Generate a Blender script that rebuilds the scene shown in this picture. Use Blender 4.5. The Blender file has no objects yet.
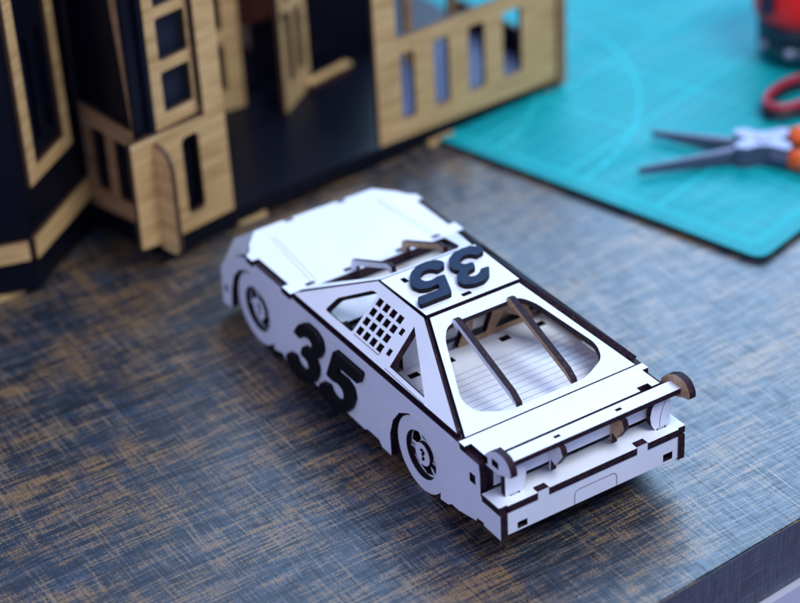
import bpy, bmesh, math, random
from mathutils import Vector, Matrix
random.seed(7)
S = 0.01                      # everything below is written in centimetres
SC = bpy.context.scene
COL = SC.collection

# ------------------------------------------------------------------ camera
CAM = Vector((46.308, -31.2148, 47.0382))
R_ = Vector((0.53943824, 0.8407151, -0.04695212))
U_ = Vector((-0.43557827, 0.32633688, 0.83891347))
F_ = Vector((-0.72060944, 0.43209068, -0.54223582))
cd = bpy.data.cameras.new('camera'); cam = bpy.data.objects.new('camera', cd); COL.objects.link(cam)
m = Matrix((( R_.x, U_.x, -F_.x), (R_.y, U_.y, -F_.y), (R_.z, U_.z, -F_.z))).to_4x4()
m.translation = CAM * S
cam.matrix_world = m
cd.sensor_width = 36; cd.lens = 2099.32 / 800 * 36
cd.clip_start = 0.02; cd.clip_end = 50
cd.dof.use_dof = True; cd.dof.focus_distance = 0.745; cd.dof.aperture_fstop = 5.9
SC.camera = cam

# ------------------------------------------------------------------ light
SC.view_settings.view_transform = 'Standard'
SC.view_settings.look = 'None'
SC.view_settings.exposure = 0.12
SC.view_settings.gamma = 1.0
w = bpy.data.worlds.new('World'); SC.world = w; w.use_nodes = True
bg = w.node_tree.nodes['Background']
bg.inputs[0].default_value = (0.30, 0.37, 0.85, 1); bg.inputs[1].default_value = 0.62

def area(name, az, el, dist, sx, sy, power, col, target=(-8, 5, 0)):
    l = bpy.data.lights.new(name, 'AREA'); l.shape = 'RECTANGLE'; l.size = sx; l.size_y = sy
    l.energy = power; l.color = col
    o = bpy.data.objects.new(name, l); COL.objects.link(o)
    a, e = math.radians(az), math.radians(el)
    d = Vector((math.cos(a) * math.cos(e), math.sin(a) * math.cos(e), math.sin(e)))
    o.location = Vector(target) * S + d * dist
    o.rotation_euler = d.to_track_quat('Z', 'Y').to_euler()
    return o
area('window_light', 129, 35, 1.7, 1.2, 0.9, 28, (0.43, 0.68, 1.0))
area('ceiling_light', 30, 62, 1.3, 0.6, 0.6, 14, (0.84, 0.92, 1.0), (-2, 4, 0))

area('side_fill_light', -72, 30, 1.7, 1.2, 0.9, 7, (0.74, 0.78, 1.0), (-8, 0, 2))  # added fill that lifts the left side panel, no known lamp there

# ------------------------------------------------------------------ materials
def new_mat(name, col=(.5, .5, .5), rough=.5, metal=0, spec=.5):
    mt = bpy.data.materials.new(name); mt.use_nodes = True
    b = mt.node_tree.nodes['Principled BSDF']
    b.inputs['Base Color'].default_value = (*col, 1); b.inputs['Roughness'].default_value = rough
    b.inputs['Metallic'].default_value = metal; b.inputs['Specular IOR Level'].default_value = spec
    return mt
def N(mt, t, **k):
    n = mt.node_tree.nodes.new(t)
    for a, v in k.items(): setattr(n, a, v)
    return n
def L(mt, a, b): mt.node_tree.links.new(a, b)
def bsdf(mt): return mt.node_tree.nodes['Principled BSDF']
def coords(mt, scale, rot=(0, 0, 0)):
    tc = N(mt, 'ShaderNodeTexCoord'); mp = N(mt, 'ShaderNodeMapping')
    mp.inputs['Scale'].default_value = scale; mp.inputs['Rotation'].default_value = rot
    L(mt, tc.outputs['Object'], mp.inputs[0]); return mp.outputs[0]
def noise(mt, vec, sc=1, det=4, rough=.6):
    n = N(mt, 'ShaderNodeTexNoise'); n.inputs['Scale'].default_value = sc
    n.inputs['Detail'].default_value = det; n.inputs['Roughness'].default_value = rough
    L(mt, vec, n.inputs['Vector']); return n.outputs['Fac']
def ramp(mt, fac, stops):
    r = N(mt, 'ShaderNodeValToRGB'); e = r.color_ramp.elements
    while len(e) < len(stops): e.new(.5)
    for i, (p, c) in enumerate(stops):
        e[i].position = p; e[i].color = (*c, 1) if len(c) == 3 else c
    L(mt, fac, r.inputs[0]); return r.outputs[0]
def g(v): return (v, v, v)
def mix(mt, fac, a, b, mode='MIX'):
    x = N(mt, 'ShaderNodeMix', data_type='RGBA', blend_type=mode)
    for s, v in ((0, fac), (6, a), (7, b)):
        if hasattr(v, 'is_output'): L(mt, v, x.inputs[s])
        elif s == 0: x.inputs[0].default_value = v
        else: x.inputs[s].default_value = (*v, 1)
    return x.outputs[2]
def math_(mt, op, a, b):
    x = N(mt, 'ShaderNodeMath', operation=op)
    for s, v in ((0, a), (1, b)):
        if hasattr(v, 'is_output'): L(mt, v, x.inputs[s])
        else: x.inputs[s].default_value = v
    return x.outputs[0]
def bump(mt, h, st, dist=.0005):
    b = N(mt, 'ShaderNodeBump'); b.inputs['Strength'].default_value = st; b.inputs['Distance'].default_value = dist
    L(mt, h, b.inputs['Height']); L(mt, b.outputs[0], bsdf(mt).inputs['Normal'])

WHITE = new_mat('white_card', (.80, .82, .86), .5, spec=.2)
v = coords(WHITE, (1, 1, 1))
L(WHITE, ramp(WHITE, noise(WHITE, v, 38, 7, .7), [(.3, (.73, .75, .79)), (.7, (.83, .85, .885))]), bsdf(WHITE).inputs['Base Color'])
bump(WHITE, noise(WHITE, v, 1500, 3), .12, .0002)
EDGE = new_mat('burnt_edge', (.03, .017, .02), .6, spec=.15)
v = coords(EDGE, (1, 1, 1))
L(EDGE, ramp(EDGE, noise(EDGE, v, 700, 4), [(.35, (.012, .005, .011)), (.58, (.028, .013, .020)), (.80, (.085, .045, .035))]), bsdf(EDGE).inputs['Base Color'])
bump(EDGE, noise(EDGE, v, 1200, 3), .4, .0003)
RAW = new_mat('raw_fibreboard', (.34, .19, .09), .6)
v = coords(RAW, (1, 1, 1))
L(RAW, ramp(RAW, noise(RAW, v, 500, 5), [(.3, (.33, .19, .095)), (.7, (.52, .33, .18))]), bsdf(RAW).inputs['Base Color'])
NAVY_SKY = new_mat('navy_black_sky_sheen', (.022, .034, .062), .6, spec=.12)  # roof digits: blue sky reflection is put into the dark colour
v = coords(NAVY_SKY, (1, 1, 1))
L(NAVY_SKY, ramp(NAVY_SKY, noise(NAVY_SKY, v, 400, 4), [(.3, (.007, .018, .046)), (.7, (.014, .029, .066))]), bsdf(NAVY_SKY).inputs['Base Color'])
NEDGE = new_mat('number_edge', (.009, .007, .010), .6, spec=.15)
BLK = new_mat('soft_black_card', (.004, .004, .006), .6, spec=.2)
v = coords(BLK, (1, 1, 1)); bump(BLK, noise(BLK, v, 900, 3), .3, .0003)
LINE = new_mat('engraved_line', (.16, .11, .13), .7)
LINE2 = new_mat('fine_engraved_line', (.35, .36, .42), .7)

PLY = new_mat('plywood', (.55, .38, .2), .6)
v = coords(PLY, (14, 14, 190), (0, 0, 0))
n1 = noise(PLY, v, 2.2, 5)
L(PLY, ramp(PLY, n1, [(.3, (.42, .235, .08)), (.5, (.59, .365, .14)), (.72, (.72, .48, .215))]), bsdf(PLY).inputs['Base Color'])
bump(PLY, n1, .2)
PEDGE = new_mat('plywood_burnt_edge', (.075, .032, .014), .7)
HBLK = new_mat('black_painted_board', (.004, .005, .010), .32, spec=.15)
v = coords(HBLK, (1, 1, 1)); bump(HBLK, noise(HBLK, v, 300, 4), .2)
REDWOOD = new_mat('reddish_wood', (.20, .06, .025), .5)
v = coords(REDWOOD, (20, 20, 120))
L(REDWOOD, ramp(REDWOOD, noise(REDWOOD, v, 2, 4), [(.3, (.24, .125, .05)), (.7, (.42, .25, .115))]), bsdf(REDWOOD).inputs['Base Color'])

# table top: worn dark laminate with streaks along and across
TAB = new_mat('streaked_table_laminate', (.05, .06, .09), .36)
RZ = -math.radians(5)
va = coords(TAB, (1000, 60, 1), (0, 0, RZ))          # streaks along Y
vb = coords(TAB, (60, 1000, 1), (0, 0, RZ))          # threads along X
vc = coords(TAB, (240, 16, 1), (0, 0, RZ))
vd = coords(TAB, (16, 190, 1), (0, 0, RZ))
vf = coords(TAB, (900, 500, 1), (0, 0, RZ))
vl = coords(TAB, (34, 16, 1), (0, 0, RZ))
a1 = noise(TAB, va, 1, 4, .65); b1 = noise(TAB, vb, 1, 4, .65)
a2 = noise(TAB, vc, 1, 5, .7); b2 = noise(TAB, vd, 1, 4, .6)
gr = noise(TAB, vf, 2.4, 3, .7)
lg = noise(TAB, vl, 1, 3, .6)
base = ramp(TAB, a2, [(.30, (.003, .005, .009)), (.44, (.011, .021, .036)), (.58, (.025, .047, .078)), (.75, (.05, .078, .12))])
# tan wear appears where long streaks, cross threads and large patches agree
t_ = math_(TAB, 'MULTIPLY', a1, .42)
for src, k in ((a2, .24), (lg, .26), (gr, .28), (b2, .14), (b1, .12)): t_ = math_(TAB, 'ADD', t_, math_(TAB, 'MULTIPLY', src, k))
wear = ramp(TAB, t_, [(.725, g(0)), (.80, g(.85))])
tan = ramp(TAB, gr, [(.3, (.06, .030, .009)), (.52, (.25, .13, .036)), (.72, (.50, .31, .11))])
c1 = mix(TAB, wear, base, tan)
u_ = math_(TAB, 'ADD', math_(TAB, 'MULTIPLY', b1, .55), math_(TAB, 'MULTIPLY', b2, .35))
u_ = math_(TAB, 'ADD', u_, math_(TAB, 'MULTIPLY', noise(TAB, coords(TAB, (16, 26, 1)), 1, 3), .32))
thr = ramp(TAB, u_, [(.665, g(0)), (.74, g(.6))])
c2 = mix(TAB, thr, c1, (.22, .175, .12))
dk = ramp(TAB, math_(TAB, 'ADD', math_(TAB, 'MULTIPLY', b1, .45), math_(TAB, 'MULTIPLY', a1, .55)), [(.42, g(.05)), (.50, g(1))])
c3 = mix(TAB, 1.0, c2, dk, 'MULTIPLY')
L(TAB, c3, bsdf(TAB).inputs['Base Color'])
bsdf(TAB).inputs['Specular IOR Level'].default_value = .9; bsdf(TAB).inputs['IOR'].default_value = 1.5
L(TAB, ramp(TAB, math_(TAB, 'ADD', math_(TAB, 'MULTIPLY', b1, .5), math_(TAB, 'MULTIPLY', a1, .5)), [(.38, g(.52)), (.52, g(.37))]), bsdf(TAB).inputs['Roughness'])
bump(TAB, math_(TAB, 'ADD', a1, math_(TAB, 'ADD', b1, gr)), .35, .0002)
TSIDE = new_mat('table_side_laminate', (.05, .05, .07), .45)
v1 = coords(TSIDE, (1, 700, 60)); v2 = coords(TSIDE, (1, 60, 900))
nn = math_(TSIDE, 'MULTIPLY', math_(TSIDE, 'ADD', noise(TSIDE, v1, 1, 4), noise(TSIDE, v2, 1, 4)), .5)
L(TSIDE, ramp(TSIDE, nn, [(.35, (.028, .028, .042)), (.65, (.10, .10, .14))]), bsdf(TSIDE).inputs['Base Color'])
RAIL = new_mat('pale_metal_rail', (.62, .62, .68), .3, .3)

# cutting mat
MAT_E1 = Vector((.961, .2765, 0)); MAT_E2 = Vector((-.2765, .961, 0)); MC = Vector((-9.45, 19.92, 0))
MATM = new_mat('teal_cutting_mat', (.01, .33, .40), .6, spec=.15)
v = coords(MATM, (1, 1, 1))
L(MATM, ramp(MATM, noise(MATM, v, 30, 6, .7), [(.3, (.002, .27, .28)), (.7, (.005, .33, .34))]), bsdf(MATM).inputs['Base Color'])
L(MATM, ramp(MATM, noise(MATM, coords(MATM, (60, 12, 1), (0, 0, .6)), 1, 4), [(.3, g(.42)), (.7, g(.62))]), bsdf(MATM).inputs['Roughness'])
MLINE = new_mat('mat_print', (.025, .54, .55), .6, spec=.15)
MEDGE = new_mat('mat_edge', (.006, .03, .035), .6)

# ------------------------------------------------------------------ builders
ORG = {}
def link(o, parent=None, org=None):
    COL.objects.link(o)
    if parent is not None:
        o.parent = parent
        o.location = (Vector(org) - ORG[parent.name]) * S
    else:
        o.location = Vector(org) * S
    ORG[o.name] = Vector(org)
    return o
def thing(name, label, cat, loc, group=None):
    o = bpy.data.objects.new(name, None); o.empty_display_size = .01
    link(o, None, loc); o['label'] = label; o['category'] = cat
    if group: o['group'] = group
    return o
def from_bm(name, bm, mats, parent=None, org=None, label=None, smooth=False):
    if org is None: org = ORG[parent.name] if parent is not None else (0, 0, 0)
    org = Vector(org)
    for vv in bm.verts: vv.co = (vv.co - org) * S
    me = bpy.data.meshes.new(name); bm.to_mesh(me); bm.free()
    for mt in (mats if isinstance(mats, (list, tuple)) else [mats]): me.materials.append(mt)
    if smooth:
        for p in me.polygons: p.use_smooth = True
    o = bpy.data.objects.new(name, me); link(o, parent, org)
    if label: o['label'] = label
    return o
def smooth_closed(pts, n=1):
    for _ in range(n):
        q = []
        for i in range(len(pts)):
            a, b = Vector(pts[i]), Vector(pts[(i + 1) % len(pts)])
            q += [a * .75 + b * .25, a * .25 + b * .75]
        pts = [(p.x, p.y) for p in q]
    return pts
def rounded(pts, r, seg=4):
    out = []; n = len(pts)
    for i in range(n):
        a, b, c = (Vector(pts[i - 1]), Vector(pts[i]), Vector(pts[(i + 1) % n]))
        u, v = (a - b), (c - b); rr = min(r, u.length * .45, v.length * .45)
        p, q = b + u.normalized() * rr, b + v.normalized() * rr
        for k in range(seg + 1):
            t = k / seg
            w_ = p * (1 - t) ** 2 + b * 2 * t * (1 - t) + q * t * t
            out.append((w_.x, w_.y))
    return out
def rect(x0, y0, x1, y1): return [(x0, y0), (x1, y0), (x1, y1), (x0, y1)]
def circ(cx, cy, r, n=32, a0=0): return [(cx + r * math.cos(a0 + 2 * math.pi * i / n), cy + r * math.sin(a0 + 2 * math.pi * i / n)) for i in range(n)]
def plate_bm(bm, outer, holes, fr, T=.3, front=0, back=1, edge=2, bev=0):
    """flat laser-cut sheet: fr = (origin, ex, ey); front face at the origin plane, thickness goes behind it"""
    O, ex, ey = Vector(fr[0]), Vector(fr[1]).normalized(), Vector(fr[2]).normalized()
    nz = ex.cross(ey).normalized()
    cu = bpy.data.curves.new('tmp', 'CURVE'); cu.dimensions = '2D'; cu.fill_mode = 'BOTH'; cu.extrude = T / 2
    for lp in [outer] + list(holes):
        sp = cu.splines.new('POLY'); sp.points.add(len(lp) - 1)
        for i, p in enumerate(lp): sp.points[i].co = (p[0], p[1], 0, 1)
        sp.use_cyclic_u = True
    ob = bpy.data.objects.new('tmp', cu); COL.objects.link(ob)
    dg = bpy.context.evaluated_depsgraph_get(); dg.update()
    me = bpy.data.meshes.new_from_object(ob.evaluated_get(dg))
    b2 = bmesh.new(); b2.from_mesh(me)
    bmesh.ops.remove_doubles(b2, verts=b2.verts, dist=1e-4)
    bmesh.ops.recalc_face_normals(b2, faces=b2.faces)
    vm = {}
    for vv in b2.verts: vm[vv.index] = bm.verts.new(O + ex * vv.co.x + ey * vv.co.y + nz * (vv.co.z - T / 2))
    for f in b2.faces:
        try: nf = bm.faces.new([vm[q.index] for q in f.verts])
        except ValueError: continue
        z = f.normal.z
        nf.material_index = front if z > .9 else back if z < -.9 else edge
    b2.free(); bpy.data.objects.remove(ob); bpy.data.curves.remove(cu); bpy.data.meshes.remove(me)
CARD = [WHITE, RAW, EDGE]
def plate(name, outer, holes, fr, T=.3, mats=CARD, parent=None, org=None, label=None, flip=False):
    bm = bmesh.new()
    plate_bm(bm, outer, holes, fr, T, *((1, 0, 2) if flip else (0, 1, 2)))
    return from_bm(name, bm, mats, parent, org, label)
def box_bm(bm, lo, hi, mi=0, fr=None):
    vs = []
    for x in (lo[0], hi[0]):
        for y in (lo[1], hi[1]):
            for z in (lo[2], hi[2]):
                p = Vector((x, y, z))
                if fr: p = Vector(fr[0]) + Vector(fr[1]) * x + Vector(fr[2]) * y + Vector(fr[3]) * z
                vs.append(bm.verts.new(p))
    for q in ((0, 1, 3, 2), (4, 6, 7, 5), (0, 4, 5, 1), (2, 3, 7, 6), (0, 2, 6, 4), (1, 5, 7, 3)):
        bm.faces.new([vs[i] for i in q]).material_index = mi
    bmesh.ops.recalc_face_normals(bm, faces=bm.faces)
def line_bm(bm, pts, wd, fr, h=.012, mi=0):
    """thin raised strip along pts on the plane of fr"""
    O, ex, ey = Vector(fr[0]), Vector(fr[1]).normalized(), Vector(fr[2]).normalized(); nz = ex.cross(ey)
    for a, b in zip(pts[:-1], pts[1:]):
        a, b = Vector(a), Vector(b); d = (b - a)
        if d.length < 1e-6: continue
        d.normalize(); s = Vector((-d.y, d.x)) * wd / 2
        c = [a - s - d * wd * .3, b - s + d * wd * .3, b + s + d * wd * .3, a + s - d * wd * .3]
        lo = [bm.verts.new(O + ex * p.x + ey * p.y - nz * .01) for p in c]
        hi = [bm.verts.new(O + ex * p.x + ey * p.y + nz * h) for p in c]
        bm.faces.new(hi).material_index = mi
        for i in range(4):
            bm.faces.new([lo[i], lo[(i + 1) % 4], hi[(i + 1) % 4], hi[i]]).material_index = mi
def tube_bm(bm, pts, rads, seg=16, mi=0, closed=False, flat=1.0):
    rings = []; n = len(pts); pts = [Vector(p) for p in pts]
    for i, p in enumerate(pts):
        if closed: d = pts[(i + 1) % n] - pts[i - 1]
        else: d = pts[min(i + 1, n - 1)] - pts[max(i - 1, 0)]
        d.normalize(); up = Vector((0, 0, 1)) if abs(d.z) < .95 else Vector((1, 0, 0))
        a = d.cross(up).normalized(); b = a.cross(d)
        r = rads[i] if isinstance(rads, (list, tuple)) else rads
        rings.append([bm.verts.new(p + a * math.cos(2 * math.pi * k / seg) * r + b * math.sin(2 * math.pi * k / seg) * r * flat) for k in range(seg)])
    m_ = n if closed else n - 1
    for i in range(m_):
        A, B = rings[i], rings[(i + 1) % n]
        for k in range(seg): bm.faces.new([A[k], A[(k + 1) % seg], B[(k + 1) % seg], B[k]]).material_index = mi
    if not closed:
        bm.faces.new(rings[0][::-1]).material_index = mi; bm.faces.new(rings[-1]).material_index = mi
def lathe_bm(bm, c, prof, seg=48, mi=0):
    rings = []
    for r, z in prof: rings.append([bm.verts.new(Vector(c) + Vector((r * math.cos(2 * math.pi * k / seg), r * math.sin(2 * math.pi * k / seg), z))) for k in range(seg)])
    for A, B in zip(rings[:-1], rings[1:]):
        for k in range(seg): bm.faces.new([A[k], A[(k + 1) % seg], B[(k + 1) % seg], B[k]]).material_index = mi
    bm.faces.new(rings[0][::-1]).material_index = mi; bm.faces.new(rings[-1]).material_index = mi
X_, Y_, Z_ = Vector((1, 0, 0)), Vector((0, 1, 0)), Vector((0, 0, 1))

# ------------------------------------------------------------------ setting: table
ed = Vector((-.0887, 1, 0)).normalized()      # the front edge of the table
e0 = Vector((4.69, 3.19, 0)); eo = Vector((ed.y, -ed.x, 0))
TH = 2.75
def setting(name, bm, mats, kind='structure'):
    o = from_bm(name, bm, mats, None, (0, 0, 0)); o['kind'] = kind; return o
bm = bmesh.new()
q = [e0 - ed * 120, e0 + ed * 160, e0 + ed * 160 - eo * 220, e0 - ed * 120 - eo * 220]
top = [bm.verts.new(p) for p in q]; bm.faces.new(top).material_index = 0
lo = [bm.verts.new(p - Z_ * TH) for p in q]; bm.faces.new(lo[::-1]).material_index = 1
for i in range(4): bm.faces.new([lo[i], lo[(i + 1) % 4], top[(i + 1) % 4], top[i]]).material_index = 1
bmesh.ops.recalc_face_normals(bm, faces=bm.faces)
be = [e for e in bm.edges if all(abs(v_.co.z) < 1e-6 for v_ in e.verts)]
bmesh.ops.bevel(bm, geom=be, offset=.06, segments=2, affect='EDGES')
setting('table', bm, [TAB, TSIDE])
bm = bmesh.new()
box_bm(bm, (-120, -2.0, -6), (160, .25, -TH - .12), 0, (e0, ed, eo, Z_))
setting('table_rail', bm, RAIL)
bm = bmesh.new()
box_bm(bm, (-300, -300, -75), (300, 300, -74)); setting('floor', bm, new_mat('pale_floor', (.4, .4, .45), .6))

# ------------------------------------------------------------------ model race car
CAR = thing('model_race_car', 'white laser-cut wooden model race car with black number 35 standing on the streaked table', 'model car', (-10, 4, 0))
FS = ((0, 0, 0), X_, Z_)                   # left side plane, looks to -Y
def side_outline():
    arch_f = [(-19.1, .62), (-18.95, 1.6), (-18.62, 2.42), (-18.1, 2.97), (-17.5, 3.27), (-16.8, 3.28), (-16.15, 2.97), (-15.68, 2.4), (-15.52, 1.6), (-15.62, .75), (-15.6, .5)]
    arch_r = [(-6.98, .5), (-6.98, 1.5), (-6.72, 2.25), (-6.25, 2.85), (-5.6, 3.2), (-4.9, 3.22), (-4.2, 2.88), (-3.76, 2.28), (-3.66, 1.2), (-3.7, .55)]
    return ([(-19.82, .55)] + arch_f + [(-14.9, .68), (-14.7, .47), (-14.2, .47), (-14.1, .62), (-10.2, .62), (-8.8, .6), (-8.6, .72), (-7.8, .72), (-7.6, .5)] + arch_r +
            [(-3.2, .62), (-3.0, .78), (-2.5, .8), (-1.42, 1.05), (-1.38, 1.2), (-.98, 1.25), (-.95, 1.13), (.06, 1.13), (.06, 2.16), (-.95, 2.16), (-1.12, 2.35), (-1.12, 3.2), (-1.18, 3.62),
             (-2.3, 3.62), (-2.36, 3.82), (-2.9, 3.84), (-13.6, 3.84), (-14.1, 3.84), (-14.1, 3.72), (-14.6, 3.72), (-14.6, 3.9), (-16.7, 3.9), (-16.75, 3.72), (-17.35, 3.72), (-17.4, 3.86), (-17.9, 3.68), (-18.4, 3.42), (-19.0, 3.0), (-19.6, 2.54), (-19.72, 2.3)])
so = side_outline()
sholes = [rect(-19.55, 1.25, -19.3, 1.6), rect(-1.76, 2.6, -1.4, 3.0)]
LS = plate('side_panel', so, sholes, FS, .3, CARD, CAR, label='left side panel with wheel arches and large black 35')
# right panel: mirror copy of the outline, seen mostly by its dark top edge
plate('side_panel', so, sholes, ((0, 7.7, 0), X_, Z_), .3, CARD, CAR, flip=True, label='right side panel showing its dark top edge')

for yy in (.16, 7.66):
    bm = bmesh.new(); box_bm(bm, (-13.7, yy, 3.6), (-2.7, yy + .17, 4.04)); from_bm('belt_rail', bm, EDGE, CAR)
# hood with tabs
hood = [(-13.85, 0), (-14.5, 0), (-14.5, .3), (-16.85, .3), (-16.85, 0), (-17.3, 0), (-17.55, .3), (-18.0, .52), (-18.8, 1.2), (-18.82, 2.55), (-18.6, 2.55), (-18.6, 2.95), (-18.82, 2.95), (-18.82, 5.05), (-18.6, 5.05), (-18.6, 5.4), (-18.82, 5.4), (-18.8, 6.8), (-18.0, 7.48), (-17.55, 7.7), (-17.3, 8), (-16.85, 8), (-16.85, 7.7), (-14.5, 7.7), (-14.5, 8), (-13.85, 8)]
hood_holes = [rect(-14.15, y0 - .2, -13.95, y0 + .2) for y0 in (1.0, 2.72, 5.12, 6.8)]
FH = ((0, 0, 4.0), X_, Y_)
HOOD = plate('hood', hood, hood_holes, FH, .3, CARD, CAR)
for pts in ([(-17.9, 1.46), (-13.9, 1.07)], [(-17.9, 1.62), (-14.1, 1.3)], [(-17.9, 6.54), (-13.9, 6.93)], [(-17.9, 6.4), (-14.1, 6.7)]):
    bm = bmesh.new(); line_bm(bm, pts, .03, FH, .006); from_bm('engraving', bm, LINE2, HOOD)
# nose skin
bm = bmesh.new()
P = [(-17.35, .06, 3.78), (-18.75, 1.2, 3.96), (-18.75, 6.8, 3.96), (-17.35, 7.94, 3.78), (-19.66, .1, 2.5), (-20.2, .95, 3.05), (-20.2, 7.05, 3.05), (-19.66, 7.9, 2.5),
     (-19.75, .1, .7), (-20.35, .95, .8), (-20.35, 7.05, .8), (-19.75, 7.9, .7)]
vs = [bm.verts.new(p) for p in P]
fn = [bm.faces.new([vs[i] for i in f]) for f in ((0, 4, 5, 1), (1, 5, 6, 2), (2, 6, 7, 3), (4, 8, 9, 5), (5, 9, 10, 6), (6, 10, 11, 7))]
r_ = bmesh.ops.solidify(bm, geom=fn, thickness=.25)
bmesh.ops.recalc_face_normals(bm, faces=bm.faces)
from_bm('nose_panel', bm, WHITE, CAR)
bm = bmesh.new()
FN = ((-19.66, .1, 2.5), Vector((-.54, .85, .55)), Vector((2.31, -.04, 1.28)))
box_bm(bm, (-20.38, .97, 1.2), (-20.36, 7.0, 1.3)); box_bm(bm, (-20.38, 1.4, 2.1), (-20.36, 6.6, 2.2))
from_bm('grille_slots', bm, BLK, CAR)

# greenhouse side plates
sl = Vector((0, .72, .694)).normalized()
FG = ((0, .10, 4.06), X_, sl)
gout = [(-13.75, 0), (-10.27, 2.38), (-7.19, 2.38), (-2.62, 0)]
gh = [rounded([(-11.75, .3), (-11.55, .95), (-10.2, 2.0), (-9.86, 2.02), (-9.84, .3)], .12)]
gh += [[(-7.33, 1.93), (-4.86, .2), (-7.18, .24)]]
for i in range(4):
    for j in range(4):
        cx, cy = -9.52 + .46 * i, 1.80 - .42 * j
        gh.append(rect(cx - .155, cy - .148, cx + .155, cy + .148))
gh += [rect(-7.80, 1.36, -7.58, 1.62), rect(-7.72, .50, -7.50, .76)]
GL = plate('window_frame', gout, gh, FG, .3, CARD, CAR, label='left window frame with square holed net')
bm = bmesh.new()
line_bm(bm, rounded([(-9.84, .3), (-7.98, .3), (-7.98, .5)], .15)[4:-3], .03, FG, .006)
line_bm(bm, [(-7.33, .08), (-4.7, .02)], .02, FG, .006)
from_bm('engraving', bm, LINE, GL)
sr = Vector((0, -.72, .694)).normalized()
plate('window_frame', gout, [gh[0], gh[1]], ((0, 7.9 - .208, 4.06 - .216), X_, sr), .3, [NEDGE, RAW, EDGE], CAR, flip=True, label='right window frame')
# move the right frame's thickness inward is automatic: its back is the outside
# roof
zr = 5.74
roof = [(-10.22, 1.90), (-7.24, 1.96), (-7.24, 6.04), (-10.22, 6.10)]
rh = [rect(-9.86, 2.5, -9.52, 2.72), rect(-7.66, 3.72, -7.46, 4.12), rect(-9.86, 5.9, -9.6, 6.05)][:2]
ROOF = plate('roof', roof, rh, ((0, 0, zr), X_, Y_), .3, CARD, CAR)
# slab under the roof slots so they are not see-through
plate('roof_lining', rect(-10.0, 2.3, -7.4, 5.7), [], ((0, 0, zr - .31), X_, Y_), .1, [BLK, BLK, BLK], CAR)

# windshield frame
wd_ = Vector((3.5, 0, 1.66)); WL = wd_.length
FW = ((-13.78, 0, 4.07), wd_, Y_)
plate('windshield_frame', [(-.02, .42), (WL, 1.98), (WL, 6.02), (-.02, 7.58)], [rounded([(.3, 1.15), (1.2, 1.45), (3.1, 2.1), (3.5, 2.4), (3.5, 5.6), (3.1, 5.9), (1.2, 6.55), (.3, 6.85)], .1)], FW, .3, CARD, CAR)
def bar_ws(y):
    o = [(-13.95, 4.02), (-13.88, 4.48), (-13.55, 4.62), (-11.2, 5.64), (-10.9, 5.64), (-10.82, 5.36), (-11.05, 5.34), (-11.2, 5.42), (-13.5, 4.40), (-13.62, 4.02)]
    return plate('windshield_brace', o, [], ((0, y, 0), X_, Z_), .2, CARD, CAR)
bar_ws(2.78)
b_ = plate('windshield_brace', [(-13.95, 4.02), (-13.88, 4.48), (-13.55, 4.62), (-11.2, 5.64), (-10.9, 5.64), (-10.82, 5.36), (-11.05, 5.34), (-11.2, 5.42), (-13.5, 4.40), (-13.62, 4.02)], [], ((0, 5.1, 0), X_, Z_), .2, CARD, CAR, flip=True, label='raw brown windshield brace')
# rear window frame, continues into the deck
rd = Vector((4.72, 0, -1.76)); RL = rd.length
FR = ((-7.16, 0, 5.66), rd, Y_)
def rx(X): return (X + 7.16) / rd.x * RL
ro = [(.03, 2.04), (RL, .32), (RL, 7.68), (.03, 5.96)]
rhole = rounded([(rx(-6.62), 2.45), (rx(-6.15), 2.02), (rx(-3.75), 1.05), (rx(-3.15), 1.25), (rx(-2.72), 2.3), (rx(-2.72), 5.7), (rx(-3.15), 6.75), (rx(-3.75), 6.95), (rx(-6.15), 5.98), (rx(-6.62), 5.55)], .3, 5)
plate('rear_window_frame', ro, [rhole], FR, .28, CARD, CAR)
def zp(X): return 5.66 - (X + 7.16) * 1.76 / 4.72
def bar_rw(y, flip, lab=None):
    o = [(-6.6, zp(-6.6) - .1), (-6.64, zp(-6.64) + .14), (-6.45, zp(-6.45) + .25), (-3.1, zp(-3.1) + .25), (-2.76, zp(-2.76) + .12), (-2.7, zp(-2.7) - .02), (-2.95, zp(-2.95) - .02), (-3.0, zp(-3.0) + .02), (-3.2, zp(-3.2) + .03), (-6.3, zp(-6.3) + .03), (-6.36, zp(-6.36) - .1)]
    plate('rear_window_bar', o, [], ((0, y, 0), X_, Z_), .26, CARD, CAR, flip=flip, label=lab)
bar_rw(2.68, False); bar_rw(5.06, True, 'brown sided bar across the rear window')
# deck
deck = [(-2.40, .02), (-2.40, 7.98), (-2.05, 7.98), (-2.05, 7.7), (-1.06, 7.7), (-1.06, 7.35), (-1.3, 7.35), (-1.3, 6.85), (-1.06, 6.85), (-1.06, 1.0), (-1.3, 1.0), (-1.3, .6), (-1.06, .6), (-1.06, .3), (-2.05, .3), (-2.05, .02)]
plate('rear_deck', deck, [], ((0, 0, 3.87), X_, Y_), .3, CARD, CAR)

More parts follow.
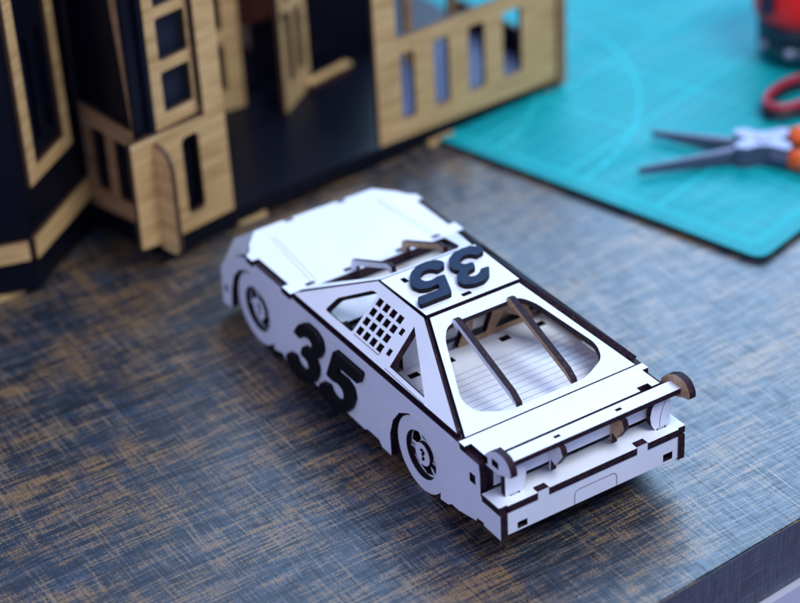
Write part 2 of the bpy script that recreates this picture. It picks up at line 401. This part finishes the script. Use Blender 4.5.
# hinge board with fine slits under the rear window
sq = [rect(-7.62, y0 - .22, -7.32, y0 + .22) for y0 in (1.45, 3.0, 5.5, 7.1)]
FLEX = plate('flexible_board', rect(-8.0, .35, -2.75, 7.65), sq, ((0, 0, 3.2), X_, Y_), .25, CARD, CAR)
for k in range(12):
    bm = bmesh.new()
    for (ya, yb) in (((.6, 3.1), (3.15, 5.3), (5.35, 7.4)) if k % 2 else ((.6, 2.0), (2.05, 4.2), (4.25, 6.4), (6.45, 7.4))):
        line_bm(bm, [(-6.5 + k * .33, ya), (-6.5 + k * .33, yb)], .03, ((0, 0, 3.2), X_, Y_), .004)
    from_bm('flex_cut', bm, LINE2, FLEX)
plate('under_board', rect(-8.0, .35, -1.3, 7.65), [], ((0, 0, 2.85), X_, Y_), .08, [BLK, BLK, BLK], CAR)
# cabin
plate('cabin_floor', rect(-18.8, .35, -.5, 7.65), [], ((0, 0, 1.35), X_, Y_), .25, CARD, CAR)
plate('dashboard', rect(-13.7, .5, -11.4, 7.5), [rect(-12.6, 3.2, -12.1, 3.8)], ((0, 0, 3.62), X_, Y_), .25, CARD, CAR)
plate('firewall', rect(.5, 1.4, 7.5, 3.5), [], ((-11.5, 0, 0), Y_, Z_), .25, CARD, CAR)
plate('roll_cage', [(3.7, 3.22), (7.2, 3.22), (6.7, 4.3), (5.7, 5.3), (4.6, 5.3)],
      [[(4.55, 4.6), (4.3, 3.45), (5.0, 3.45), (5.3, 4.2)], [(5.4, 3.45), (6.7, 3.45), (5.8, 4.0)]],
      ((-7.95, 0, 0), Y_, Z_), .28, CARD, CAR, flip=True, label='raw brown roll cage with diagonal braces')
plate('roll_bar', [(1.3, 3.22), (2.0, 3.22), (2.3, 4.2), (3.4, 5.3), (2.3, 5.3), (1.3, 4.3)], [], ((-7.95, 0, 0), Y_, Z_), .28, CARD, CAR)
plate('bulkhead', rect(.45, 1.4, 7.55, 3.3), [], ((-8.3, 0, 0), Y_, Z_), .25, CARD, CAR)
plate('seat_back', rounded([(2.0, 1.4), (3.6, 1.4), (3.4, 4.2), (2.2, 4.2)], .4), [], ((-9.2, 0, 0), Y_, Z_), .25, CARD, CAR, flip=True)
bm = bmesh.new()
tube_bm(bm, [(-11.0, 2.8, 3.55), (-11.35, 2.8, 3.7)], [.75, .75], 20, 0)
from_bm('steering_wheel', bm, BLK, CAR)
plate('door_brace', [(-13.0, 2.6), (-9.0, 2.6), (-9.0, 2.9), (-10.6, 3.0), (-11.2, 3.7), (-11.45, 3.65), (-10.95, 2.95), (-13.0, 2.9)], [], ((0, .75, 0), X_, Z_), .28, [BLK, BLK, BLK], CAR)

# tail
plate('tail_panel', rect(.32, 2.86, 7.68, 3.56), [], ((-.76, 0, 0), Y_, Z_), .25, CARD, CAR)
ledge = [(-1.02, -.02), (-1.02, 8.06), (-.02, 8.06), (-.02, 7.72), (.05, 7.72), (.05, 6.36), (-.22, 6.36), (-.22, 5.86), (.05, 5.86), (.05, 2.08), (-.22, 2.08), (-.22, 1.58), (.05, 1.58), (.05, .32), (-.02, .32), (-.02, .0)]
plate('bumper_top', ledge, [rect(-.46, .72, -.34, 1.14), rect(-.46, 7.06, -.34, 7.48)], ((0, 0, 2.48), X_, Y_), .3, CARD, CAR)
face = [(.32, 1.22), (7.72, 1.22), (7.72, 2.17), (6.34, 2.17), (6.34, 2.5), (5.88, 2.5), (5.88, 2.17), (2.06, 2.17), (2.06, 2.5), (1.6, 2.5), (1.6, 2.17), (.32, 2.17)]
FC = plate('bumper_face', face, [rect(.72, 1.3, 1.14, 1.58), rect(7.05, 1.3, 7.47, 1.62)], ((.03, 0, 0), Y_, Z_), .3, CARD, CAR)
plate('bumper_backing', rect(.32, 1.25, 7.7, 2.1), [], ((-.32, 0, 0), Y_, Z_), .1, [BLK, BLK, BLK], CAR)
bm = bmesh.new()
line_bm(bm, [(3.15, 1.24)] + rounded([(3.15, 1.3), (3.15, 1.82), (4.98, 1.82), (4.98, 1.3)], .25, 5)[5:-6] + [(4.98, 1.24)], .028, ((.03, 0, 0), Y_, Z_), .006)
from_bm('plate_outline', bm, LINE, FC)
# spoiler
sp = plate('spoiler_blade', rect(-.78, .5, -.2, 7.96), [rect(-.56, 2.66, -.42, 2.92), rect(-.56, 5.3, -.42, 5.56)], ((0, 0, 4.02), X_, Y_), .22, CARD, CAR)
fin = rounded([(-1.32, 3.5), (-1.32, 3.8), (-1.02, 4.16), (-.5, 4.45), (.0, 4.42), (.28, 4.1), (.3, 3.76), (.02, 3.72), (-.45, 3.52)], .16, 4)
fh = [rect(-.82, 3.72, -.42, 4.02)]
plate('spoiler_fin', fin, fh, ((0, .30, 0), X_, Z_), .28, CARD, CAR)
plate('spoiler_fin', fin, [], ((0, 7.96, 0), X_, Z_), .28, CARD, CAR, flip=True, label='raw brown spoiler fin on the right')
brk = [(7.0, 2.5), (7.14, 2.5), (7.14, 2.4), (7.42, 2.4), (7.42, 2.5), (7.66, 2.5), (7.66, 3.74), (7.02, 3.74), (6.84, 3.45), (6.78, 3.1), (6.84, 2.75)]
plate('tail_bracket', [(8.2 - a, b) for a, b in brk][::-1], [], ((-.40, 0, 0), Y_, Z_), .24, CARD, CAR)
BR = plate('tail_bracket', brk, [], ((-.40, 0, 0), Y_, Z_), .24, CARD, CAR)
bm = bmesh.new(); line_bm(bm, [(7.2, 2.55), (7.22, 2.9), (7.32, 3.3), (7.5, 3.7)], .025, ((-.40, 0, 0), Y_, Z_), .006); from_bm('engraving', bm, LINE, BR)
sup = [(-.75, 2.5), (-.66, 2.5), (-.66, 3.0), (-.38, 2.9), (.03, 3.5), (-.1, 3.79), (-.75, 3.79)]
plate('spoiler_support', sup, [], ((0, 2.64, 0), X_, Z_), .24, CARD, CAR)
plate('spoiler_support', sup, [], ((0, 5.28, 0), X_, Z_), .24, CARD, CAR, flip=True, label='raw brown spoiler support')
# tabs of inner panels showing in the side panel
bm = bmesh.new(); box_bm(bm, (-1.72, .08, 2.66), (-1.44, .25, 2.95)); from_bm('panel_tab', bm, EDGE, CAR)

# wheels
TYRE = [WHITE, RAW, EDGE]
def wheel(cx, cy, cz, rz):
    hold = from_bm_wheel = None
    bm = bmesh.new()
    fr = ((0, 0, 0), X_, Z_)
    plate_bm(bm, circ(0, 0, 1.53, 56), [circ(0, 0, .98, 40)], fr, .3)
    plate_bm(bm, circ(0, 0, 1.53, 56), [circ(0, 0, .98, 40)], ((0, .3, 0), X_, Z_), .6, 2, 2, 2)
    root = from_bm('wheel', bm, TYRE, CAR, (0, 0, 0))
    wins = []
    for k in range(6):
        a0 = math.radians(60 * k + 4); a1 = math.radians(60 * k + 56)
        wins.append([(.94 * math.cos(a0), .88 * math.sin(a0)), ((.96) * math.cos((a0 + a1) / 2), (.96) * math.sin((a0 + a1) / 2)), (.94 * math.cos(a1), .88 * math.sin(a1)),
                     (.52 * math.cos(a1 - .08), .56 * math.sin(a1 - .08)), (.52 * math.cos(a0 + .08), .56 * math.sin(a0 + .08))])
    plate('rim', circ(0, 0, .979, 40), wins, ((0, .24, 0), X_, Z_), .12, CARD, root, (0, 0, 0))
    plate('backing_disc', circ(0, 0, .979, 40), [], ((0, .5, 0), X_, Z_), .2, [BLK, BLK, BLK], root, (0, 0, 0))
    hubh = [[(-.18, .12), (-.02, .26), (.16, .16), (.12, .0), (.02, -.04), (.14, -.1), (.1, -.26), (-.06, -.3), (-.08, -.2), (.0, -.16), (-.08, -.04), (-.04, .08), (.02, .14), (-.1, .06)]]
    plate('hub', circ(0, 0, .47, 32), hubh, ((0, .06, 0), X_, Z_), .16, CARD, root, (0, 0, 0))
    return root
def place(root, x, y, z, rz=0):
    root.location = (Vector((x, y, z)) - ORG[CAR.name]) * S; root.rotation_euler = (0, 0, rz)
w0 = wheel(0, 0, 0, 0)
place(w0, -5.18, .18, 1.53)
kids = list(w0.children)
for (x, y, rz, ry) in ((-17.13, .18, 0, .9), (-5.18, 7.75, math.pi, .4), (-17.18, 7.75, math.pi, 1.2)):
    c = w0.copy(); COL.objects.link(c); c.parent = CAR; place(c, x, y, 1.53, rz)
    for ch in kids:
        d = ch.copy(); COL.objects.link(d); d.parent = c
        if d.name.startswith('rim'): d.rotation_euler = (0, ry, 0)
bm = bmesh.new(); tube_bm(bm, [(-5.18, .7, 1.53), (-5.18, 7.2, 1.53)], .2, 12); from_bm('axle', bm, RAW, CAR)
bm = bmesh.new(); tube_bm(bm, [(-17.18, .7, 1.53), (-17.18, 7.2, 1.53)], .2, 12); from_bm('axle', bm, RAW, CAR)

# digits
g3 = [(0, .70), (.10, .90), (.30, 1.0), (.60, 1.0), (.85, .93), (.97, .78), (.93, .62), (.78, .53), (.93, .46), (1.0, .32), (.95, .14), (.75, .02), (.45, -.02), (.15, .03), (-.07, .16), (-.05, .27), (.20, .31), (.30, .22), (.48, .18), (.66, .24), (.71, .33), (.60, .42), (.36, .43), (.36, .60), (.58, .62), (.67, .70), (.60, .79), (.45, .81), (.32, .77), (.26, .68)]
g5 = [(1.0, 1.0), (1.0, .79), (.34, .79), (.31, .65), (.60, .67), (.85, .61), (.99, .46), (.98, .24), (.85, .08), (.6, -.02), (.3, -.02), (.06, .04), (-.08, .15), (-.05, .26), (.20, .31), (.30, .22), (.48, .18), (.65, .23), (.72, .34), (.64, .46), (.45, .50), (.28, .46), (.05, .47), (.08, 1.0)]
def glyph(pts, x, y, wd, ht, shear, r=.05):
    q = [(x + px * wd + py * ht * shear, y + py * ht) for px, py in pts]
    return rounded(q, r * ht, 3)
NUM = [NAVY_SKY, NAVY_SKY, NEDGE]
FD = ((0, -.21, 0), X_, Z_)
bm = bmesh.new(); plate_bm(bm, glyph(g3, -14.4, .42, 2.12, 3.0, .42), [], FD, .22)
from_bm('number_three', bm, [BLK, BLK, NEDGE], LS)
bm = bmesh.new(); plate_bm(bm, glyph(g5, -11.85, .5, 2.12, 2.85, .44), [], FD, .22)
from_bm('number_five', bm, [BLK, BLK, NEDGE], LS)
# roof digits read from the front: text runs towards -Y, top towards +X
FT = ((0, 0, zr + .2), -Y_, X_)
bm = bmesh.new(); plate_bm(bm, glyph(g3, -6.08, -9.98, 1.5, 2.3, .36), [], FT, .21); from_bm('number_three', bm, NUM, ROOF)
bm = bmesh.new(); plate_bm(bm, glyph(g5, -4.33, -9.98, 1.5, 2.3, .36), [], FT, .21); from_bm('number_five', bm, NUM, ROOF)

# ------------------------------------------------------------------ cutting mat
MT = .3
MATO = thing('cutting_mat', 'teal self-healing cutting mat with printed grid lying on the table under the pliers', 'cutting mat', tuple(MC))
FM = (MC + Z_ * MT, MAT_E1, MAT_E2)
mo = rounded(rect(-46, 0, 0, 31), .7, 6)
MS = plate('sheet', mo, [], FM, MT - .01, [MATM, MEDGE, MEDGE], MATO)
bm = bmesh.new()
for lp in (rect(-45.1, .9, -.9, 30.1), rect(-44.9, 1.1, -1.1, 29.9)): line_bm(bm, lp + [lp[0]], .05, FM, .004)
for k in range(1, 44):
    line_bm(bm, [(-1 - k, 1), (-1 - k, 30)], .10 if k % 5 == 0 else .03, FM, .003)
for k in range(1, 29): line_bm(bm, [(-45, 1 + k), (-1, 1 + k)], .10 if k % 5 == 0 else .03, FM, .0045)
for k in range(0, 221): line_bm(bm, [(-1 - k * .2, .9), (-1 - k * .2, .65 if k % 5 else .45)], .04, FM, .005)
for k in range(0, 146): line_bm(bm, [(-.9, 1 + k * .2), (-.65 if k % 5 else -.45, 1 + k * .2)], .04, FM, .005)
for R in (8, 13): line_bm(bm, [(-23 + R * math.cos(t * math.pi / 36), 1 + R * math.sin(t * math.pi / 36)) for t in range(37)], .14, FM, .006)

from_bm('printed_grid', bm, MLINE, MATO)

# ------------------------------------------------------------------ pliers
STEEL = new_mat('brushed_steel', (.34, .34, .44), .55, .6)
v = coords(STEEL, (200, 30, 30)); bump(STEEL, noise(STEEL, v, 3, 3), .2)
DSTEEL = new_mat('dark_steel', (.09, .10, .15), .45, .4)
ORG_ = new_mat('orange_grip', (.85, .12, .015), .45)
PLI = thing('long_nose_pliers', 'open long-nose pliers with polished steel joint and orange grips lying on the teal mat', 'pliers', (-16.0, 25.4, .31))
pc = Vector((-15.95, 25.55, 0)); pz = .31
jd = [(-20.35, 22.75), (-17.95, 20.1)]
def jaw(tip, side):
    tip = Vector((*tip, 0)); d = (tip - pc).normalized(); s = Vector((-d.y, d.x, 0)); st = pc + d * .95
    bm = bmesh.new(); n = 8; rings = []
    for i in range(n + 1):
        t = i / n; p = st.lerp(tip, t); w_ = .25 * (1 - t) + .06 * t; h0 = .2 * t; h1 = .80 * (1 - t) + .50 * t
        rings.append([bm.verts.new(p + s * w_ * a + Z_ * (pz + z)) for a, z in ((-1, h0 + .1), (-.7, h0), (.7, h0), (1, h0 + .1), (1, h1 - .1), (.7, h1), (-.7, h1), (-1, h1 - .1))])
    for A, B in zip(rings[:-1], rings[1:]):
        for k in range(8): bm.faces.new([A[k], A[(k + 1) % 8], B[(k + 1) % 8], B[k]])
    bm.faces.new(rings[0][::-1]); bm.faces.new(rings[-1]); bmesh.ops.recalc_face_normals(bm, faces=bm.faces)
    from_bm('jaw', bm, DSTEEL, PLI)
jaw(jd[0], 1); jaw(jd[1], -1)
jm = ((Vector((*jd[0], 0)) + Vector((*jd[1], 0))) / 2 - pc).normalized(); js = Vector((-jm.y, jm.x, 0))
o_ = rounded([(.84 * a_, .84 * b_) for a_, b_ in [(1.55, .95), (1.35, .3), (.95, .1), (.95, -.1), (1.35, -.3), (1.55, -.95), (.9, -1.15), (.25, -.78), (-.3, -.8), (-1.2, -1.25), (-1.5, -1.0), (-1.3, -.35), (-.9, 0), (-1.3, .35), (-1.5, 1.0), (-1.2, 1.25), (-.3, .8), (.25, .78), (.9, 1.15)]], .15, 3)
plate('joint', o_, [], (pc + Z_ * (pz + 1.05), jm, js), 1.0, [STEEL, DSTEEL, DSTEEL], PLI)
bm = bmesh.new(); lathe_bm(bm, pc + Z_ * (pz + 1.04), [(.34, 0), (.34, .06), (.3, .09)], 24); from_bm('rivet_and_glint', bm, STEEL, PLI)
for sgn in (1, -1):
    bm = bmesh.new(); pts = []
    b0_ = pc - jm * .4 + js * .62 * sgn + Z_ * (pz + .52)
    for i in range(12):
        t = i / 11
        pts.append(b0_ - jm * (t * 8.5) + js * sgn * (1.7 * math.sin(t * 1.9)))
    tube_bm(bm, pts[:3], [.36, .36, .38], 12, flat=1.1); from_bm('handle_shank', bm, DSTEEL, PLI)
    bm = bmesh.new(); tube_bm(bm, pts[1:], [.44] + [.52] * 9 + [.4], 16); from_bm('grip', bm, ORG_, PLI, smooth=True)

# ------------------------------------------------------------------ scissors: red ring handle
REDP = new_mat('red_plastic', (.42, .012, .035), .35)
DRED = new_mat('black_plastic', (.012, .01, .014), .4)
SCI = thing('scissors', 'scissors with a red loop handle lying on the mat behind the pliers', 'scissors', (-18.5, 29.5, .31))
cc = Vector((-18.9, 30.2, 0)); ax = Vector((-.2, .98, 0)); ay = Vector((-.98, -.2, 0))
def ring(c, zc, a, b, r, name, mt):
    bm = bmesh.new()
    tube_bm(bm, [c + ax * a * math.cos(t * math.pi / 16) + ay * b * math.sin(t * math.pi / 16) + Z_ * zc for t in range(32)], r * .8, 12, closed=True)
    from_bm(name, bm, mt, SCI, smooth=True)
ring(cc, 1.05, 2.0, .95, .22, 'handle_loop', REDP)
ring(cc, .62, 2.02, .97, .26, 'handle_core', DRED)
bm = bmesh.new(); tube_bm(bm, [cc + ax * 1.95 + Z_ * .8, cc + ax * 4.2 + Z_ * .8], [.42, .3], 12); from_bm('shank', bm, REDP, SCI)
bm = bmesh.new(); tube_bm(bm, [cc + ax * 4.0 + Z_ * .8, cc + ax * 9 + Z_ * .7], [.5, .08], 12, flat=.3); from_bm('blade', bm, STEEL, SCI)
c2_ = cc + ax * .6 - ay * 3.1
ring(c2_ + ax * 2.6, .75, 1.8, .9, .25, 'handle_loop', REDP)
bm = bmesh.new(); tube_bm(bm, [c2_ + ax * 4.2 + Z_ * .8, cc + ax * 5.4 + Z_ * .8], [.3, .3], 12); from_bm('shank', bm, REDP, SCI)

# ------------------------------------------------------------------ red topped tape measure
TAP = thing('tape_measure', 'round red and black tape measure with shiny dark base standing on the teal mat', 'tape measure', (-23.0, 33.4, .31))
tc = Vector((-22.8, 34.55, .31))
REDG = new_mat('glossy_red', (.90, .006, .006), .35)
CHR = new_mat('dark_glossy_base', (.01, .05, .06), .12, .3, .8)
BAND = new_mat('dark_rubber_band', (.015, .02, .04), .4)
bm = bmesh.new(); lathe_bm(bm, tc, [(2.2, 0), (2.5, .25), (2.6, .6), (2.6, 1.2), (2.5, 1.25)], 56); from_bm('base', bm, CHR, TAP, smooth=True)
bm = bmesh.new(); lathe_bm(bm, tc, [(2.45, 1.25), (2.62, 1.35), (2.64, 2.15), (2.5, 2.25)], 56); from_bm('rubber_band', bm, BAND, TAP, smooth=True)
bm = bmesh.new(); lathe_bm(bm, tc, [(2.5, 2.25), (2.85, 2.4), (2.95, 3.0), (2.9, 5.2), (2.5, 5.7), (1.5, 5.9)], 56); from_bm('case', bm, REDG, TAP, smooth=True)
bm = bmesh.new()
dcam = Vector((CAM.x - tc.x, CAM.y - tc.y, 0)).normalized(); sd = Vector((-dcam.y, dcam.x, 0))
box_bm(bm, (1.5, -2.45, 3.0), (2.5, -1.8, 5.3), 0, (tc, dcam, sd, Z_)); from_bm('slot', bm, BAND, TAP)
for k in range(4):  # steel beads stand in for bright highlights on the glossy base
    a = -1.0 + k * .62
    p = tc + dcam * 2.58 * math.cos(a) + sd * 2.58 * math.sin(a) + Z_ * .95
    b3 = bmesh.new(); bmesh.ops.create_uvsphere(b3, u_segments=12, v_segments=8, radius=.26)
    for v_ in b3.verts: v_.co += p
    from_bm('rivet_and_glint', b3, STEEL, TAP, smooth=True)

# ------------------------------------------------------------------ wooden model house, out of focus at the back
HB = [Vector(p) for p in ((-26.4, -12.5, 0), (-26.25, -7.21, 0), (-25.81, -5.58, 0), (-29.37, -1.3, 0), (-24.53, -.18, 0), (-25.44, 3.45, 0), (-27.41, 22.7, 0))]
HOU = thing('wooden_model_house', 'black and plywood laser-cut model house with open door and slotted balustrade behind the car', 'model house', (-30, 8, 0))
HM = [PLY, PLY, PEDGE]; HK = [HBLK, HBLK, HBLK]
def wf(a, b, off=0):
    t = (b - a).normalized(); n = t.cross(Z_); return (a + n * off, t, Z_)
foot = [(p.x, p.y) for p in HB] + [(-46, 22.0), (-46, -12.5)]
plate('base_plate', foot, [], ((0, 0, 1.0), X_, Y_), .66, HK, HOU)
F1, F2, F3, F4 = wf(HB[2], HB[3]), wf(HB[3], HB[4]), wf(HB[4], HB[5]), wf(HB[5], HB[6])
F0 = wf(HB[1], HB[2]); F00 = wf(HB[0], HB[1])
def fo(fr, off):
    n = fr[1].cross(fr[2]); return (fr[0] + n * off, fr[1], fr[2])
plate('wall', rect(.02, 1.01, 5.35, 1.01), [], F00, .3, HK, HOU) if False else None
plate('wall', [(-5.0, 1.01), (.3, 1.01), (.3, 16), (-5, 16)], [], (F0[0], F00[1], Z_), .3, HK, HOU)
plate('wall', [(0, 1.01), (1.65, 1.01), (1.65, 16), (0, 16)], [], F0, .3, HK, HOU)
plate('wall', [(0, 1.01), (5.5, 1.01), (5.5, 16), (0, 16)], [rounded(rect(1.25, 6.2, 2.1, 11), .2), rounded(rect(2.5, 6.2, 3.3, 11), .2)], F1, .3, HK, HOU)
plate('window_trim', rect(.25, 5.05, 4.2, 15), [rect(.95, 5.7, 3.55, 14.3)], fo(F1, .22), .2, HM, HOU)
plate('pane', rect(1.0, 6.0, 3.5, 11.5), [], fo(F1, -.6), .1, [new_mat('blue_pane', (.05, .06, .14), .3)] * 3, HOU)
plate('wall_band', rect(-.1, 1.85, 5.2, 2.85), [], fo(F1, .22), .2, HM, HOU)
plate('wall_band', rect(-4.8, 1.85, 1.5, 2.75), [], fo(F0, .22), .2, HM, HOU)
plate('wall', [(0.1, 1.01), (4.9, 1.01), (4.9, 16), (.1, 16)], [], F2, .3, HK, HOU)
plate('lattice_panel', [(.35, 2.2), (.35, 6.5), (3.6, 6.2), (3.9, 6.2), (3.2, 15), (3.9, 15), (4.7, 6.0), (4.7, 1.7), (.4, 1.5)],
      [rounded(rect(1.0, 2.6, 1.9, 5.5), .2), rounded(rect(2.5, 2.5, 3.4, 5.4), .2)], fo(F2, .22), .2, [REDWOOD, PLY, PEDGE], HOU)
# bay panel in plain plywood
plate('bay_panel', [(-1.35, 1.5), (-1.32, 6.45), (2.75, 6.2), (2.7, 15), (3.85, 15), (3.85, 1.15), (.3, 1.25)], [rounded(rect(1.35, 1.95, 2.3, 5.65), .3)], fo(F3, .15), .25, HM, HOU)
plate('wall', [(0, 1.01), (3.8, 1.01), (3.8, 6.1), (0, 6.1)], [], fo(F3, -.35), .2, HK, HOU)
plate('bay_window', rect(.35, 6.2, 2.8, 15), [rounded(rect(1.05, 6.85, 2.6, 8.7), .15), rounded(rect(1.05, 9.2, 2.6, 11.1), .15), rounded(rect(1.05, 11.6, 2.6, 14), .15)], fo(F3, -.3), .2, HM, HOU)
n3 = F3[1].cross(Z_)
plate('wall', rect(-.6, 6.2, .4, 16), [], fo(F3, -.3), .2, HK, HOU)
plate('buttress', rounded([(-.15, 1.02), (1.15, 1.02), (1.15, 5.2), (.8, 5.9), (-.15, 6.1)], .4), [], (F3[0] + F3[1] * -.2, n3, Z_), .25, HM, HOU)
plate('back_panel', rect(.2, 6.0, 3.5, 16), [], fo(F3, -.9), .2, [new_mat('dark_blue_pane', (.008, .011, .028), .5)] * 3, HOU)
plate('inner_glow_panel', rect(9.2, 4.5, 11.4, 16.5), [], ((-34.9, 0, 0), Y_, Z_), .1, [new_mat('dark_red_glow', (.08, .012, .006), .6)] * 3, HOU)  # added panel, its dark red paints the orange glow inside the house
# inner window frame behind the bay strip
plate('inner_window', rect(5.1, 1.02, 8.9, 13), [rounded(rect(5.8, 2.1, 6.6, 4.5), .2), rounded(rect(7.2, 2.1, 8.0, 4.5), .2), rounded(rect(5.8, 5.2, 6.6, 7.6), .2), rounded(rect(7.2, 5.2, 8.0, 7.6), .2), rounded(rect(7.2, 8.2, 8.0, 11), .2)], ((-33.8, 0, 0), Y_, Z_), .25, HM, HOU)
# rear walls around the porch floor
plate('rear_wall', rect(-2, 1.01, 17.5, 17), [rect(9.0, 1.2, 10.3, 17)], ((-35.2, 0, 0), Y_, Z_), .3, HK, HOU)
plate('inner_wall', rect(-36, 1.01, -42, 15), [], ((0, 12.0, 0), X_, Z_), .25, [REDWOOD, REDWOOD, PEDGE], HOU)
# open door standing on the porch floor
dd = Vector((-2.1, 2.68, 0)); da = Vector((-31.81, 10.0, 0))
DOOR = plate('door', rect(0, 1.02, 3.1, 14), [rounded(rect(.6, 2.3, 1.3, 5.6), .1), rounded(rect(1.75, 2.3, 2.5, 5.6), .1), rounded(rect(.6, 6.4, 1.3, 9.2), .1), rounded(rect(1.75, 6.4, 2.5, 9.2), .1)], (da, dd, Z_), .25, [PLY, PLY, PEDGE], HOU)
bm = bmesh.new(); tube_bm(bm, [da + dd.normalized() * .4 + Z_ * 6 + Vector((.1, 0, 0)), da + dd.normalized() * .4 + Z_ * 6 + Vector((.5, .1, 0))], .15, 10); from_bm('handle', bm, PEDGE, DOOR)
plate('threshold', rect(0, 0, 2.9, .55), [], (Vector((-33.1, 12.1, 1.35)), Vector((-.6, 2.34, 0)), Vector((-1, -.2, 0))), .3, HM, HOU)
# balustrade
plate('floor_sheen_board', [(10.0, -.6), (14.4, -6.0), (18.8, -6.0), (18.8, -.6)], [], (F4[0] + Z_ * 1.12, F4[1], F4[1].cross(Z_)), .1, [new_mat('blue_grey_sheen', (.045, .06, .13), .6)] * 3, HOU, flip=True)  # added board, its blue-grey paints light reflected on the black floor
bal_h = [rounded(rect(a, 2.0, b, 5.35), .18) for a, b in ((9.62, 10.42), (11.55, 12.45), (13.6, 14.58), (15.68, 16.85))]
plate('balustrade', [(8.25, 1.12), (19.2, .80), (19.2, 13), (18.3, 13), (18.3, 6.1), (9.45, 6.1), (9.45, 13), (8.25, 13)], bal_h, fo(F4, .12), .25, HM, HOU)
plate('corner_post', rect(19.0, .5, 19.5, 13), [], fo(F4, .3), .35, [REDWOOD, PLY, PEDGE], HOU)
bm = bmesh.new()
n4 = F4[1].cross(Z_)
plate('end_wall', [(-8, 1.01), (-.25, 1.01), (-.25, 2.4), (-8, 2.4)], [], (F4[0] + F4[1] * 19.1, n4, Z_), .25, [HBLK, REDWOOD, PEDGE], HOU)
for s_, zt in ((10.9, 4.2),):
    pass
arc = [(1.6 * math.cos(t * math.pi / 12), 1.6 * math.sin(t * math.pi / 12)) for t in range(13)]
arci = [(1.15 * math.cos(t * math.pi / 12), 1.15 * math.sin(t * math.pi / 12)) for t in range(13)][::-1]
for s_ in (15.9,):
    plate('arch', [(s_ + 1.6, 1.02)] + [(s_ + x, 4.6 + y) for x, y in arc] + [(s_ - 1.6, 1.02), (s_ - 1.15, 1.02)] + [(s_ + x, 4.6 + y) for x, y in arci] + [(s_ + 1.15, 1.02)], [], fo(F4, -5.5), .25, [REDWOOD, PLY, PEDGE], HOU)
for p in ((-25.9, 1.5), (-25.9, 4.6), (-26.75, 15.2), (-27.6, 21.6), (-26.5, -6.8)):
    bm = bmesh.new(); box_bm(bm, (p[0] - .8, p[1] - .7, .005), (p[0] + .28, p[1] + .7, .335)); from_bm('foot', bm, [PLY], HOU)
